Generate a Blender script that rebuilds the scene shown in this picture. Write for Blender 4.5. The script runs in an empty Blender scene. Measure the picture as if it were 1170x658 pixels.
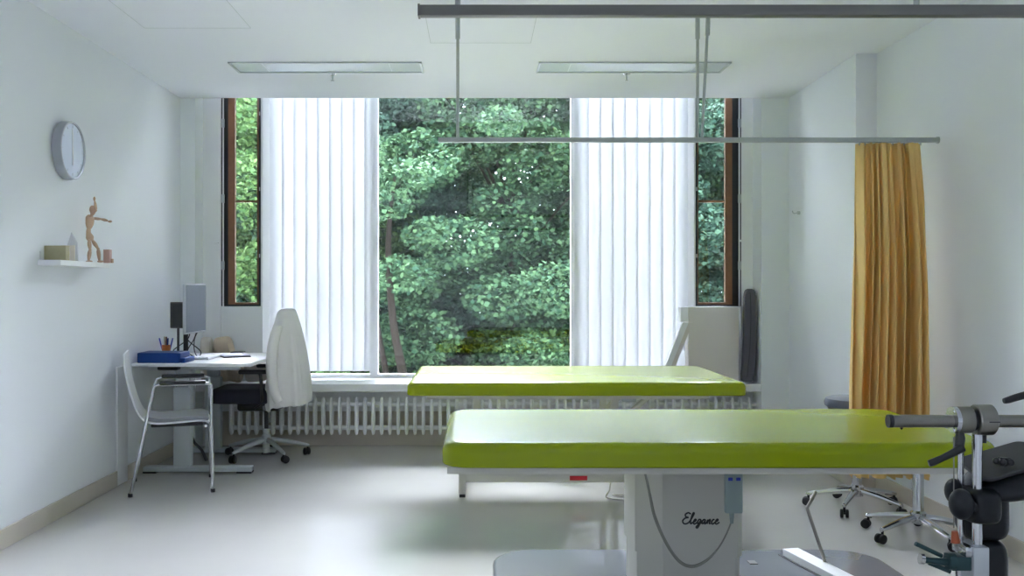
import bpy, bmesh, math, random
import numpy as np
from mathutils import Vector, Matrix
random.seed(7)
C = bpy.context.scene.collection
sc = bpy.context.scene
PI = math.pi
F = 1080.0; CX = 545.0; CY = 329.0; H = 1.3      # focal length in px, vanishing point, eye height
def X(px, s): return (px - CX) / s
def Z(py, s): return H - (py - CY) / s
def Yd(s): return F / s

# ---------------------------------------------------------------- camera
cam = bpy.data.cameras.new('camera'); co = bpy.data.objects.new('camera', cam); C.objects.link(co)
co.location = (0, 0, H); co.rotation_euler = (PI/2, 0, 0)
cam.sensor_width = 36; cam.lens = F / 1170 * 36
cam.shift_x = (585 - CX) / 1170; cam.shift_y = 0.0
cam.clip_start = .05; cam.clip_end = 300
sc.camera = co
# ---------------------------------------------------------------- world: bright overcast sky
SKY = 3.0
SKY_GLOW = 76.0
w = bpy.data.worlds.new('sky'); sc.world = w; w.use_nodes = True
nt = w.node_tree; nt.nodes.clear()
out = nt.nodes.new('ShaderNodeOutputWorld'); bg = nt.nodes.new('ShaderNodeBackground')
tc = nt.nodes.new('ShaderNodeTexCoord'); sp = nt.nodes.new('ShaderNodeSeparateXYZ'); cr = nt.nodes.new('ShaderNodeValToRGB')
nt.links.new(tc.outputs['Generated'], sp.inputs[0]); nt.links.new(sp.outputs['Z'], cr.inputs[0])
cr.color_ramp.elements[0].position = 0.0; cr.color_ramp.elements[0].color = (.79, .87, 1.0, 1)
cr.color_ramp.elements[1].position = .8; cr.color_ramp.elements[1].color = (.88, .93, 1.0, 1)
# the clouds are brightest where they hide the sun: over the trees, in front of the windows
dt = nt.nodes.new('ShaderNodeVectorMath'); dt.operation = 'DOT_PRODUCT'
dt.inputs[1].default_value = Vector((0, .56, .828))
cl_ = nt.nodes.new('ShaderNodeMath'); cl_.operation = 'MAXIMUM'; cl_.inputs[1].default_value = 0
pw = nt.nodes.new('ShaderNodeMath'); pw.operation = 'POWER'; pw.inputs[1].default_value = 2.5
ma = nt.nodes.new('ShaderNodeMath'); ma.operation = 'MULTIPLY_ADD'; ma.inputs[1].default_value = SKY_GLOW; ma.inputs[2].default_value = SKY
nt.links.new(tc.outputs['Generated'], dt.inputs[0]); nt.links.new(dt.outputs['Value'], cl_.inputs[0])
nt.links.new(cl_.outputs[0], pw.inputs[0]); nt.links.new(pw.outputs[0], ma.inputs[0]); nt.links.new(ma.outputs[0], bg.inputs[1])
nt.links.new(cr.outputs[0], bg.inputs[0])
nt.links.new(bg.outputs[0], out.inputs[0])
# sampling portals at the window openings (they give no light of their own)
def portal(loc, rot, w_, h_):
    l = bpy.data.lights.new('window_portal', 'AREA'); l.shape = 'RECTANGLE'; l.size = w_; l.size_y = h_
    l.cycles.is_portal = True
    o = bpy.data.objects.new('window_portal', l); C.objects.link(o); o.location = loc; o.rotation_euler = rot
portal((.06, 8.30, 2.03), (-PI/2, 0, 0), 4.42, 3.05)
portal((-2.60, -.5, 1.7), (PI/2, 0, -PI/2), 2.0, 1.6)
portal((2.90, -.5, 1.7), (PI/2, 0, PI/2), 2.0, 1.6)
# ---------------------------------------------------------------- colour management
sc.view_settings.view_transform = 'Standard'; sc.view_settings.look = 'None'
sc.view_settings.gamma = 1; sc.view_settings.use_curve_mapping = False
sc.view_settings.exposure = 1.2
sc.cycles.use_denoising = True
sc.cycles.max_bounces = 12; sc.cycles.diffuse_bounces = 7; sc.cycles.glossy_bounces = 4
sc.cycles.transparent_max_bounces = 12; sc.cycles.transmission_bounces = 6
sc.cycles.caustics_reflective = False; sc.cycles.caustics_refractive = False
sc.cycles.sample_clamp_indirect = 6

# ================================================================ materials
def mat(name, col, rough=.5, metal=0, spec=.5, bump=0, bscale=60, var=0, vscale=8, transl=0, coat=0):
    m = bpy.data.materials.new(name); m.use_nodes = True; n = m.node_tree.nodes; L = m.node_tree.links
    b = n['Principled BSDF']; b.inputs['Base Color'].default_value = (*col, 1)
    b.inputs['Roughness'].default_value = rough; b.inputs['Metallic'].default_value = metal
    b.inputs['Specular IOR Level'].default_value = spec; b.inputs['Coat Weight'].default_value = coat
    t = n.new('ShaderNodeTexCoord')
    if bump:
        nz = n.new('ShaderNodeTexNoise'); nz.inputs['Scale'].default_value = bscale; nz.inputs['Detail'].default_value = 4
        bp = n.new('ShaderNodeBump'); bp.inputs['Strength'].default_value = bump; bp.inputs['Distance'].default_value = .01
        L.new(t.outputs['Object'], nz.inputs['Vector']); L.new(nz.outputs['Fac'], bp.inputs['Height']); L.new(bp.outputs[0], b.inputs['Normal'])
    if var:
        nz = n.new('ShaderNodeTexNoise'); nz.inputs['Scale'].default_value = vscale; nz.inputs['Detail'].default_value = 5
        L.new(t.outputs['Object'], nz.inputs['Vector'])
        mx = n.new('ShaderNodeMix'); mx.data_type = 'RGBA'
        mx.inputs[6].default_value = (*[max(0, c*(1-var)) for c in col], 1); mx.inputs[7].default_value = (*[min(1, c*(1+var)) for c in col], 1)
        L.new(nz.outputs['Fac'], mx.inputs[0]); L.new(mx.outputs[2], b.inputs['Base Color'])
    if transl:
        tr = n.new('ShaderNodeBsdfTranslucent'); tr.inputs[0].default_value = (*col, 1)
        ms = n.new('ShaderNodeMixShader'); ms.inputs[0].default_value = transl
        L.new(b.outputs[0], ms.inputs[1]); L.new(tr.outputs[0], ms.inputs[2])
        L.new(ms.outputs[0], n['Material Output'].inputs['Surface'])
    return m
def glass_mat(name, tint=(1, 1, 1), refl=1.0):
    m = bpy.data.materials.new(name); m.use_nodes = True; n = m.node_tree.nodes; L = m.node_tree.links
    n.remove(n['Principled BSDF'])
    tr = n.new('ShaderNodeBsdfTransparent'); tr.inputs[0].default_value = (*tint, 1)
    gl = n.new('ShaderNodeBsdfGlossy'); gl.inputs['Roughness'].default_value = .0
    fr = n.new('ShaderNodeFresnel'); fr.inputs[0].default_value = 1.52
    mu = n.new('ShaderNodeMath'); mu.operation = 'MULTIPLY'; mu.inputs[1].default_value = refl
    ms = n.new('ShaderNodeMixShader')
    L.new(fr.outputs[0], mu.inputs[0]); L.new(mu.outputs[0], ms.inputs[0])
    L.new(tr.outputs[0], ms.inputs[1]); L.new(gl.outputs[0], ms.inputs[2]); L.new(ms.outputs[0], n['Material Output'].inputs['Surface'])
    return m
M = dict(
    wall=mat('white_wall_paint', (.845, .87, .90), .75, spec=.25, bump=.05, bscale=120),
    pierwall=mat('grey_green_paint', (.84, .87, .88), .7, spec=.25),
    ceil=mat('ceiling_plaster', (.87, .885, .93), .9, spec=.15),
    floor=mat('pale_vinyl_floor', (.58, .565, .54), .10, spec=.85, bump=.006, bscale=9, var=.05, vscale=2.5),
    base=mat('beige_baseboard', (.58, .53, .46), .4, spec=.4),
    line=mat('panel_joint', (.62, .65, .66), .8),
    white=mat('white_lacquer', (.87, .88, .89), .35),
    radw=mat('radiator_enamel', (.93, .94, .95), .35),
    whitem=mat('matte_white', (.87, .88, .88), .6),
    beige=mat('beige_board', (.74, .70, .65), .55),
    brown=mat('brown_window_wood', (.17, .075, .03), .4, var=.25, vscale=30),
    dark=mat('dark_window_metal', (.012, .016, .022), .4),
    black=mat('black_plastic', (.010, .011, .013), .35),
    blackr=mat('black_rubber', (.012, .012, .014), .6),
    blackv=mat('black_vinyl', (.006, .008, .011), .4, spec=.35, bump=.1, bscale=90),
    chrome=mat('chrome', (.58, .59, .61), .14, metal=1),
    steel=mat('brushed_steel', (.26, .25, .225), .32, metal=1),
    alu=mat('aluminium_rail', (.42, .45, .43), .45, metal=.2),
    alushaded=mat('aluminium_rail_shaded', (.16, .16, .145), .45, metal=.2),  # same aluminium as alu; shade on the near rail put into the colour
    silver=mat('silver_paint', (.52, .55, .57), .35, metal=.3),
    deskleg=mat('grey_desk_metal', (.50, .54, .56), .4),
    green=mat('lime_green_vinyl', (.27, .335, .001), .26, spec=.3, bump=.02, bscale=28),
    frame=mat('cream_metal_frame', (.60, .58, .52), .4),
    column=mat('cream_plastic_column', (.56, .55, .50), .45),
    basegrey=mat('grey_base_cover', (.14, .15, .17), .15, spec=.4),
    yellow=mat('mustard_curtain', (.90, .67, .28), .8, spec=.15, transl=.22, bump=.15, bscale=300),
    blind=mat('white_blind_fabric', (.88, .89, .905), .85, spec=.1, transl=.52),
    navy=mat('navy_seat_fabric', (.014, .015, .03), .8, bump=.2, bscale=200),
    greyfab=mat('grey_seat_fabric', (.28, .29, .31), .85, bump=.2, bscale=200),
    coat=mat('white_coat_cotton', (.84, .82, .79), .85, spec=.15, bump=.8, bscale=11),
    blue=mat('blue_plastic', (.004, .04, .20), .45, spec=.25),
    screen=mat('switched_off_screen', (.13, .15, .185), .5, spec=.25),
    orange=mat('orange_plastic', (.55, .15, .03), .4),
    bluepen=mat('blue_pen_plastic', (.01, .03, .35), .3),
    redpen=mat('red_brown_pen', (.12, .02, .01), .4),
    paper=mat('lavender_paper', (.55, .56, .68), .7),
    tan=mat('tan_cushion_fabric', (.60, .49, .37), .85, var=.2, vscale=9, bump=.3, bscale=20),
    pale=mat('pale_cushion_fabric', (.78, .72, .64), .85, var=.15, vscale=9, bump=.3, bscale=20),
    wood=mat('manikin_wood', (.50, .34, .23), .5, var=.2, vscale=25),
    olive=mat('olive_card', (.40, .37, .22), .7, var=.15, vscale=30),
    card=mat('white_card', (.68, .69, .74), .7),
    clock=mat('clock_face', (.62, .68, .80), .25),
    clockrim=mat('clock_rim', (.42, .44, .48), .35, metal=.5),
    bluegrey=mat('blue_grey_vinyl', (.13, .15, .20), .4),
    greycase=mat('grey_case_fabric', (.09, .085, .10), .6, bump=.3, bscale=25),
    red=mat('red_sticker', (.50, .01, .02), .5),
    pendant=mat('grey_green_plastic', (.22, .28, .27), .45),
    teal=mat('dark_teal_metal', (.03, .07, .075), .35, metal=.5),
    cable=mat('cream_cable', (.50, .48, .42), .5),
    cordm=mat('grey_cord', (.20, .20, .17), .5),
    ink=mat('black_ink', (.01, .01, .012), .5),
    louvre=mat('light_louvre', (.62, .68, .69), .22, metal=.0, spec=.8),
    lampframe=mat('light_frame', (.50, .55, .56), .4),
    bark=mat('tree_bark', (.009, .0075, .006), .95, spec=.05, var=.3, vscale=6, bump=.6, bscale=8),
    grass=mat('meadow', (.06, .11, .03), .95, var=.4, vscale=3),
    glass=glass_mat('window_glass', (.96, .965, .985), 1.0),
    outwall=mat('outer_render', (.5, .5, .48), .9),
)
def leafmat(name, a, b, transl=.12):
    m = bpy.data.materials.new(name); m.use_nodes = True; n = m.node_tree.nodes; L = m.node_tree.links
    p = n['Principled BSDF']; p.inputs['Roughness'].default_value = .8; p.inputs['Specular IOR Level'].default_value = .05
    g = n.new('ShaderNodeNewGeometry'); mx = n.new('ShaderNodeMix'); mx.data_type = 'RGBA'
    mx.inputs[6].default_value = (*a, 1); mx.inputs[7].default_value = (*b, 1)
    L.new(g.outputs['Random Per Island'], mx.inputs[0]); L.new(mx.outputs[2], p.inputs['Base Color'])
    tr = n.new('ShaderNodeBsdfTranslucent'); L.new(mx.outputs[2], tr.inputs[0])
    ms = n.new('ShaderNodeMixShader'); ms.inputs[0].default_value = transl
    L.new(p.outputs[0], ms.inputs[1]); L.new(tr.outputs[0], ms.inputs[2]); L.new(ms.outputs[0], n['Material Output'].inputs['Surface'])
    return m
LEAF = [leafmat('leaf_mid', (.009, .027, .016), (.036, .070, .032)),
        leafmat('leaf_blue', (.008, .023, .017), (.026, .052, .034)),
        leafmat('leaf_light', (.022, .055, .020), (.060, .105, .035))]

# ================================================================ mesh helpers
class MB:
    def __init__(self): self.bm = bmesh.new()
    def box(self, x0, x1, y0, y1, z0, z1, bev=0, seg=2, mtx=None):
        r = bmesh.ops.create_cube(self.bm, size=1); vs = r['verts']
        for v in vs:
            v.co = Vector((x0+(v.co.x+.5)*(x1-x0), y0+(v.co.y+.5)*(y1-y0), z0+(v.co.z+.5)*(z1-z0)))
        if bev:
            es = list({e for v in vs for e in v.link_edges})
            r2 = bmesh.ops.bevel(self.bm, geom=es, offset=bev, segments=seg, affect='EDGES', profile=.5)
            vs = list({v for f in r2['faces'] for v in f.verts} | {v for v in vs if v.is_valid})
            if mtx is not None:
                seen = set(vs); st = list(vs)
                while st:
                    v = st.pop()
                    for e in v.link_edges:
                        o = e.other_vert(v)
                        if o not in seen: seen.add(o); st.append(o)
                vs = list(seen)
        if mtx is not None:
            for v in vs: v.co = mtx @ v.co
        return self
    def loft(self, rings, closed=True, cap=True):
        bm = self.bm; R = [[bm.verts.new(p) for p in r] for r in rings]
        for a, b in zip(R, R[1:]):
            n = len(a)
            for i in range(n if closed else n-1):
                j = (i+1) % n
                bm.faces.new((a[i], a[j], b[j], b[i]))
        if cap and closed:
            bm.faces.new(list(reversed(R[0]))); bm.faces.new(R[-1])
        return self
    def tube(self, pts, r, n=12, cap=True, smooth=0):
        pts = [Vector(p) for p in pts]
        if smooth and len(pts) > 2:
            q = []
            P = [pts[0]] + pts + [pts[-1]]
            for i in range(1, len(P)-2):
                p0, p1, p2, p3 = P[i-1:i+3]
                for k in range(smooth):
                    t = k/smooth
                    q.append(.5*((2*p1)+(p2-p0)*t+(2*p0-5*p1+4*p2-p3)*t*t+(3*p1-p0-3*p2+p3)*t**3))
            q.append(pts[-1]); pts = q
        rs = r if isinstance(r, (list, tuple)) else [r]*len(pts)
        if len(rs) != len(pts):
            rs = list(np.interp(np.linspace(0, 1, len(pts)), np.linspace(0, 1, len(rs)), rs))
        t0 = (pts[1]-pts[0]).normalized(); up = Vector((0, 0, 1)) if abs(t0.z) < .9 else Vector((1, 0, 0))
        u = t0.cross(up).normalized(); rings = []
        for i, p in enumerate(pts):
            a = pts[max(i-1, 0)]; b = pts[min(i+1, len(pts)-1)]; t = (b-a).normalized()
            u = (u - t*u.dot(t)).normalized(); v = t.cross(u)
            rr = rs[i]
            rings.append([p + (u*math.cos(2*PI*k/n) + v*math.sin(2*PI*k/n))*rr for k in range(n)])
        return self.loft(rings, True, cap)
    def lathe(self, c, prof, n=28, axis='z'):
        rings = []
        for (r, h) in prof:
            ring = []
            for k in range(n):
                a = 2*PI*k/n; q = (r*math.cos(a), r*math.sin(a), h)
                if axis == 'x': q = (q[2], q[0], q[1])
                if axis == 'y': q = (q[1], q[2], q[0])
                ring.append(Vector(c)+Vector(q))
            rings.append(ring)
        return self.loft(rings)
    def slab(self, x0, x1, y0, y1, z0, z1, rc=.05, rt=.02, rb=.01, n=6, mtx=None):
        """rounded plan slab with rolled top and bottom edges"""
        prof = []
        for k in range(n+1):
            a = PI/2*k/n; prof.append((rb*(1-math.sin(a)), z0+rb*(1-math.cos(a))))
        for k in range(n+1):
            a = PI/2*k/n; prof.append((rt*(1-math.cos(a)), z1-rt*(1-math.sin(a))))
        rings = []
        for ins, z in prof:
            r = max(rc-ins, .002); ring = []
            for cx, cy, a0 in ((x1-ins-r, y0+ins+r, -PI/2), (x1-ins-r, y1-ins-r, 0), (x0+ins+r, y1-ins-r, PI/2), (x0+ins+r, y0+ins+r, PI)):
                for k in range(9):
                    a = a0+PI/2*k/8; ring.append(Vector((cx+r*math.cos(a), cy+r*math.sin(a), z)))
            if mtx is not None: ring = [mtx @ p for p in ring]
            rings.append(ring)
        return self.loft(rings)
    def sphere(self, c, r, sx=1, sy=1, sz=1, mtx=None, seg=20):
        rr = bmesh.ops.create_uvsphere(self.bm, u_segments=seg, v_segments=seg//2+2, radius=r)
        for v in rr['verts']:
            p = Vector((v.co.x*sx, v.co.y*sy, v.co.z*sz))
            if mtx is not None: p = mtx @ p
            v.co = p + Vector(c)
        return self
    def prism(self, poly, axis, a0, a1):
        """poly of 2D points extruded along axis ('y': points are x,z; 'x': y,z; 'z': x,y)"""
        def mk(p, t):
            return {'y': (p[0], t, p[1]), 'x': (t, p[0], p[1]), 'z': (p[0], p[1], t)}[axis]
        return self.loft([[Vector(mk(p, a0)) for p in poly], [Vector(mk(p, a1)) for p in poly]])
    def sheet(self, prof, y0, y1, th):
        """thick curved sheet: prof of (x,z) points swept over y"""
        pr = [Vector((p[0], 0, p[1])) for p in prof]; up, dn = [], []
        for i, p in enumerate(pr):
            t = (pr[min(i+1, len(pr)-1)]-pr[max(i-1, 0)]).normalized(); nn = Vector((-t.z, 0, t.x))
            up.append(p+nn*th/2); dn.append(p-nn*th/2)
        rings = []
        for a, b in zip(up, dn):
            rings.append([Vector((a.x, y0, a.z)), Vector((a.x, y1, a.z)), Vector((b.x, y1, b.z)), Vector((b.x, y0, b.z))])
        return self.loft(rings)
    def build(self, name, m, parent=None, smooth=True, label=None):
        bmesh.ops.recalc_face_normals(self.bm, faces=self.bm.faces)
        me = bpy.data.meshes.new(name)
        if smooth:
            for f in self.bm.faces: f.smooth = True
            for e in self.bm.edges:
                if len(e.link_faces) == 2 and e.calc_face_angle(0) > .6: e.smooth = False
        self.bm.to_mesh(me); self.bm.free(); me.materials.append(m)
        o = bpy.data.objects.new(name, me); C.objects.link(o)
        if parent: o.parent = parent
        if label: o['label'] = label
        return o
def thing(name, label, cat, loc=(0, 0, 0), rz=0, group=None):
    o = bpy.data.objects.new(name, None); C.objects.link(o); o.location = loc; o.rotation_euler = (0, 0, rz)
    o.empty_display_size = .05
    o['label'] = label; o['category'] = cat
    if group: o['group'] = group
    return o
def tag(o, label, cat, group=None):
    o['label'] = label; o['category'] = cat
    if group: o['group'] = group
    return o
def struct(o): o['kind'] = 'structure'; return o
def catmull(pts, k=8):
    P = [pts[0]]+list(pts)+[pts[-1]]; q = []
    for i in range(1, len(P)-2):
        p0, p1, p2, p3 = [np.array(a, float) for a in P[i-1:i+3]]
        for j in range(k):
            t = j/k; q.append(tuple(.5*((2*p1)+(p2-p0)*t+(2*p0-5*p1+4*p2-p3)*t*t+(3*p1-p0-3*p2+p3)*t**3)))
    q.append(tuple(pts[-1])); return q

# ================================================================ room shell
XL = -2.368; XR = 2.585; HC = 2.815
YB = -2.0; YE = Yd(143.2); YW = Yd(138.0); YS = Yd(138.7); YG = Yd(133.8)     # ceiling edge, sill wall, side windows, bay glass
ZS = .534                                                                    # window sill height
YP = Yd(176.7)                                                               # wall step on the right
XS, XF = 2.45, 2.49
ZT = 3.55
floor = struct(MB().box(XL-.2, XR+.2, YB-.2, YW+.05, -.12, 0).build('floor', M['floor'], smooth=False))
def wall_hole(m, x0, x1):     # opening for the added fill-light window behind the camera
    m.box(x0, x1, YB-.2, -1.5, 0, ZT).box(x0, x1, -1.5, .5, 0, .9).box(x0, x1, -1.5, .5, 2.5, ZT)
m = MB(); wall_hole(m, XL-.2, XL); m.box(XL-.2, XL, .5, 8.3, 0, ZT)
struct(m.build('wall_left', M['wall'], smooth=False))
m = MB(); wall_hole(m, XR, XR+.3)
m.prism([(XR, .5), (XR+.3, .5), (XR+.3, 8.3), (XF, 8.3), (XF, YE), (XS, YP), (XR, YP)], 'z', 0, ZT)
struct(m.build('wall_right', M['wall'], smooth=False))
struct(MB().box(XL-.2, XR+.3, YB-.2, YB, 0, HC).build('wall_front', M['wall'], smooth=False))
# ceiling slab (its far edge leaves a blind pocket in front of the windows)
struct(MB().box(XL-.2, XR+.3, YB-.2, YE, HC, ZT).box(XL-.2, XR+.3, YE, 8.35, ZT, ZT+.15).build('ceiling', M['ceil'], smooth=False))
wb = MB()
wb.box(XL, XF+.1, YW, 8.3, -.1, ZS-.06)                                  # wall under the sill
wb.box(-2.105, -1.781, YS+.0, 8.2, ZS-.06, 1.150)                       # panels under the side windows
wb.box(1.80, 2.16, YS, 8.2, ZS-.06, 1.150)
wb.box(-1.781, -1.766, YS, 8.2, ZS-.06, ZT)                             # thin posts beside the bay
wb.box(1.788, 1.80, YS, 8.2, ZS-.06, ZT)
wb.box(-2.249, -2.105, Yd(139.2), 8.25, 0, ZT)                          # faces between pier and side window
wb.box(2.175, 2.27, Yd(138.8), 8.25, 0, ZT)
struct(wb.build('wall_back', M['whitem'], smooth=False))
struct(MB().box(XL, -2.249, YE, 8.25, 0, ZT).build('trim_1', M['pierwall'], smooth=False))
struct(MB().box(2.27, XF+.05, YE, 8.25, 0, ZT).build('trim_2', M['pierwall'], smooth=False))
# window sill board
sl = MB().box(-2.249, 2.27, Yd(143.0), YS+.02, ZS-.062, ZS, .006)
sl.box(-1.764, 1.786, YS-.02, YG+.06, ZS-.062, ZS-.0005)
struct(sl.build('trim_3', M['white'], smooth=False))
# baseboards
bh = .10
struct(MB().box(XL, XL+.012, YB, Yd(174.3), 0, bh).box(XL, XL+.012, Yd(169.5), YE, 0, bh).build('baseboard_left', M['base'], smooth=False))
struct(MB().box(XR-.012, XR, YB, YP-.012, 0, bh).box(XS-.012, XR, YP-.012, YP, 0, bh)
       .prism([(XS-.012, YP), (XS, YP), (XF, YE), (XF-.012, YE)], 'z', 0, bh).build('baseboard_right', M['base'], smooth=False))
struct(MB().box(-2.249, 2.27, YW-.014, YW, 0, .28).box(XL, -2.249, YE-.012, YE, 0, bh).box(2.27, XF-.012, YE-.012, YE, 0, bh).build('baseboard_back', M['base'], smooth=False))
# ceiling access panels (fine joints)
def hatch(x0, x1, y0, y1, i):
    g = .003; m = MB()
    for a in ((x0, x1, y0, y0+g), (x0, x1, y1-g, y1), (x0, x0+g, y0, y1), (x1-g, x1, y0, y1)):
        m.box(*a, HC-.0015, HC+.002)
    struct(m.build('trim_%d' % i, M['line'], smooth=False))
hatch(X(491.7, 184.8), X(606.7, 184.8), Yd(184.8)-.62, Yd(184.8), 4)
hatch(X(165, 196), X(287, 196), Yd(196)-.62, Yd(196), 5)

# ---------------------------------------------------------------- windows
def pane_box(o, x0, x1, z0, z1, y, t=.006):
    return MB().box(x0, x1, y, y+t, z0, z1).build('pane', M['glass'], o, smooth=False)
def frame_rect(m, x0, x1, z0, z1, y0, y1, wd):
    m.box(x0, x0+wd, y0, y1, z0, z1).box(x1-wd, x1, y0, y1, z0, z1)
    m.box(x0+wd, x1-wd, y0, y1, z0, z0+wd).box(x0+wd, x1-wd, y0, y1, z1-wd, z1)
ZG = ZS+.0
# central picture window
def bay(i, x0, x1, wl, wr, zb):
    o = MB(); o.box(x0, x0+wl, YG-.02, YG+.05, ZG, ZT).box(x1-wr, x1, YG-.02, YG+.05, ZG, ZT)
    o.box(x0+wl, x1-wr, YG-.02, YG+.05, ZG, ZG+zb).box(x0+wl, x1-wr, YG-.02, YG+.05, ZT-.06, ZT)
    f = struct(o.build('window_%d' % i, M['white'], smooth=False))
    pane_box(f, x0+wl, x1-wr, ZG+zb, ZT-.06, YG+.01)
    return f
xa, xb = X(432, 133.8), X(652, 133.8)
bay(1, xa-.05, xb+.05, .05, .05, .03)
bay(2, -1.766, xa-.05, .05, .02, .03)
bay(3, xb+.05, 1.788, .02, .05, .03)
# unseen windows added in the side walls behind the camera for fill light
for i, x in ((6, XL-.14), (7, XR+.14)):
    wf = MB().box(x-.03, x+.03, -1.5, .5, .9, .95).box(x-.03, x+.03, -1.5, .5, 2.45, 2.5)
    for yy in (-1.5, -.525, .45): wf.box(x-.03, x+.03, yy, yy+.05, .95, 2.45)
    wf = struct(wf.build('window_%d' % i, M['white'], smooth=False))
    MB().box(x-.003, x+.003, -1.45, .45, .95, 2.45).build('pane', M['glass'], wf, smooth=False)
# slim brown framed side windows
def side_window(i, x0, x1, flip):
    z0 = 1.150
    o = MB(); wd = .014
    frame_rect(o, x0, x1, z0, ZT, YS-.004, YS+.10, wd)
    f = struct(o.build('window_%d' % i, M['dark'], smooth=False))
    a0, a1 = (x0+.052, x1-wd) if not flip else (x0+wd, x1-.070)
    # hinge side: dark strip with white gap; here the hinge jamb
    j = MB(); jx0, jx1 = (x0+wd, a0) if not flip else (a1, x1-wd)
    j.box(jx0, jx1, YS+.02, YS+.09, z0+wd, ZT-wd); j.build('jamb', M['dark'], f, smooth=False)
    st = MB(); sx = (x0-.006, x0+.004) if not flip else (x1-.004, x1+.006)
    g0 = (x0+.012, x0+.022) if not flip else (x1-.022, x1-.012)
    st.box(g0[0], g0[1], YS-.012, YS-.004, z0, ZT); st.build('seal', M['whitem'], f, smooth=False)
    hn = MB()
    for zz in (1.45, 2.0, 2.62):
        hn.box(g0[0]-.006, g0[1]+.006, YS-.018, YS-.005, zz, zz+.07, .002)
        q = x1-.012 if not flip else x0+.004
        hn.box(q, q+.008, YS-.01, YS-.004, zz+.1, zz+.13)
    hn.build('hinge', M['silver'], f)
    b = MB(); wl, wr = (.056, .020) if not flip else (.012, .056)
    b.box(a0, a0+wl, YS+.012, YS+.05, z0+wd, ZT-wd).box(a1-wr, a1, YS+.012, YS+.05, z0+wd, ZT-wd)
    b.box(a0+wl, a1-wr, YS+.012, YS+.05, z0+wd, z0+wd+.018).box(a0+wl, a1-wr, YS+.012, YS+.05, ZT-wd-.024, ZT-wd)
    sash = b.build('sash', M['brown'], f, smooth=False)
    gb = MB(); zz = Z(232, 137); gb.box(a0+wl, a1-wr, YS+.035, YS+.05, zz, zz+.018)
    gb.build('glazing_bar', M['brown'], sash, smooth=False)
    MB().box(a0+wl, a1-wr, YS+.038, YS+.044, z0+wd+.018, ZT-wd-.024).build('pane', M['glass'], sash, smooth=False)
    hx = x0-.045 if not flip else x1+.035
    return f
side_window(4, -2.105, -1.781, False)
side_window(5, 1.80, 2.175, True)
# ---------------------------------------------------------------- vertical blinds
def blind(x0, x1, name, label, seed):
    rnd = random.Random(seed)
    t = thing(name, label, 'blind', ((x0+x1)/2, Yd(135.6), ZS), 0, 'vertical blinds at the bay window')
    cx = (x0+x1)/2; n = 9; W = (x1-x0)/n
    MB().box(x0-cx, x1-cx, -.02, .02, 3.42-ZS, 3.46-ZS).build('head_rail', M['white'], t, smooth=False)
    for k in range(n):
        a = x0-cx+W*(k+.5); ang = rnd.uniform(.18, .34)*(1 if seed == 1 else -1)
        hw = W*.60; pr = []
        for j in range(7):
            u = -1+2*j/6; xx = u*hw*math.cos(ang); yy = u*hw*math.sin(ang) + .010*math.cos(u*PI/2)
            pr.append((a+xx, yy))
        m = MB(); z0, z1 = .60-ZS, 3.42-ZS
        th = .0012
        m.loft([[Vector((p[0], p[1], z)) for p in pr]+[Vector((p[0], p[1]+th, z)) for p in reversed(pr)] for z in (z0, z1)])
        m.build('slat', M['blind'], t)
blind(-1.735, -.84, 'vertical_blind', 'white vertical slat blind left of the big window pane, behind the desk chair', 1)
blind(.83, 1.765, 'vertical_blind', 'white vertical slat blind right of the big window pane, beside the leaning board', 2)

# ================================================================ radiator
rt = thing('radiator', 'long low white column radiator under the window sill', 'radiator', (0, Yd(140.5), 0))
rx0, rx1 = X(262, 141), X(858, 141)
hd = MB()
for zz in (.165, .355):
    hd.tube([(rx0, 0, zz), (rx1, 0, zz)], .019, 12)
hd.build('header_pipe', M['white'], rt)
NC = 63
colm = None
for k in range(NC):
    x = rx0+.012+(rx1-rx0-.024)*k/(NC-1)
    if colm is None:
        m = MB()
        for yy in (-.035, .035):
            m.tube([(0, yy*.3, .115), (0, yy, .150), (0, yy, .370), (0, yy*.3, .405)], [.011, .013, .013, .011], 8)
        m.box(-.014, .014, -.03, .03, .13, .19, .006).box(-.014, .014, -.03, .03, .33, .385, .006)
        colm = m.build('radiator_column', M['radw'], rt); colm.location.x = x
    else:
        c = colm.copy(); C.objects.link(c); c.parent = rt; c.location.x = x
for bx in (rx0+.3, 0, rx1-.3): MB().box(bx-.012, bx+.012, .03, YW-Yd(140.5)-.015, .2, .3).build('wall_bracket', M['white'], rt)
vv = MB().tube([(rx1, 0, .355), (rx1+.06, 0, .355), (rx1+.06, .09, .355)], .008, 8).lathe((rx1+.03, 0, .355), [(.016, -.02), (.016, .02)], 12, 'x')
vv.build('valve', M['white'], rt)

# ================================================================ ceiling fittings
def ceiling_light(x0, x1, name, label):
    y0, y1 = Yd(170.6), Yd(163)
    t = thing(name, label, 'ceiling light', ((x0+x1)/2, (y0+y1)/2, HC), 0, 'recessed ceiling lights')
    hx, hy = (x1-x0)/2, (y1-y0)/2; wd = .014
    m = MB(); m.box(-hx, hx, -hy, -hy+wd, -.010, 0).box(-hx, hx, hy-wd, hy, -.010, 0).box(-hx, -hx+wd, -hy, hy, -.010, 0).box(hx-wd, hx, -hy, hy, -.010, 0)
    m.build('lamp_frame', M['lampframe'], t, smooth=False)
    MB().box(-hx+wd, hx-wd, -hy+wd, hy-wd, -.004, 0).build('diffuser', M['louvre'], t, smooth=False)
    for q in (-hx*.66, hx*.66): MB().box(q-.002, q+.002, -hy+wd, hy-wd, -.006, -.0035).build('divider', M['lampframe'], t, smooth=False)
ceiling_light(X(260, 170.6), X(481.5, 170.6), 'ceiling_light', 'flat recessed ceiling light above the desk chair, on the left')
ceiling_light(X(615.7, 170.6), X(836, 170.6), 'ceiling_light', 'flat recessed ceiling light on the right, behind the hanging rods')
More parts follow.
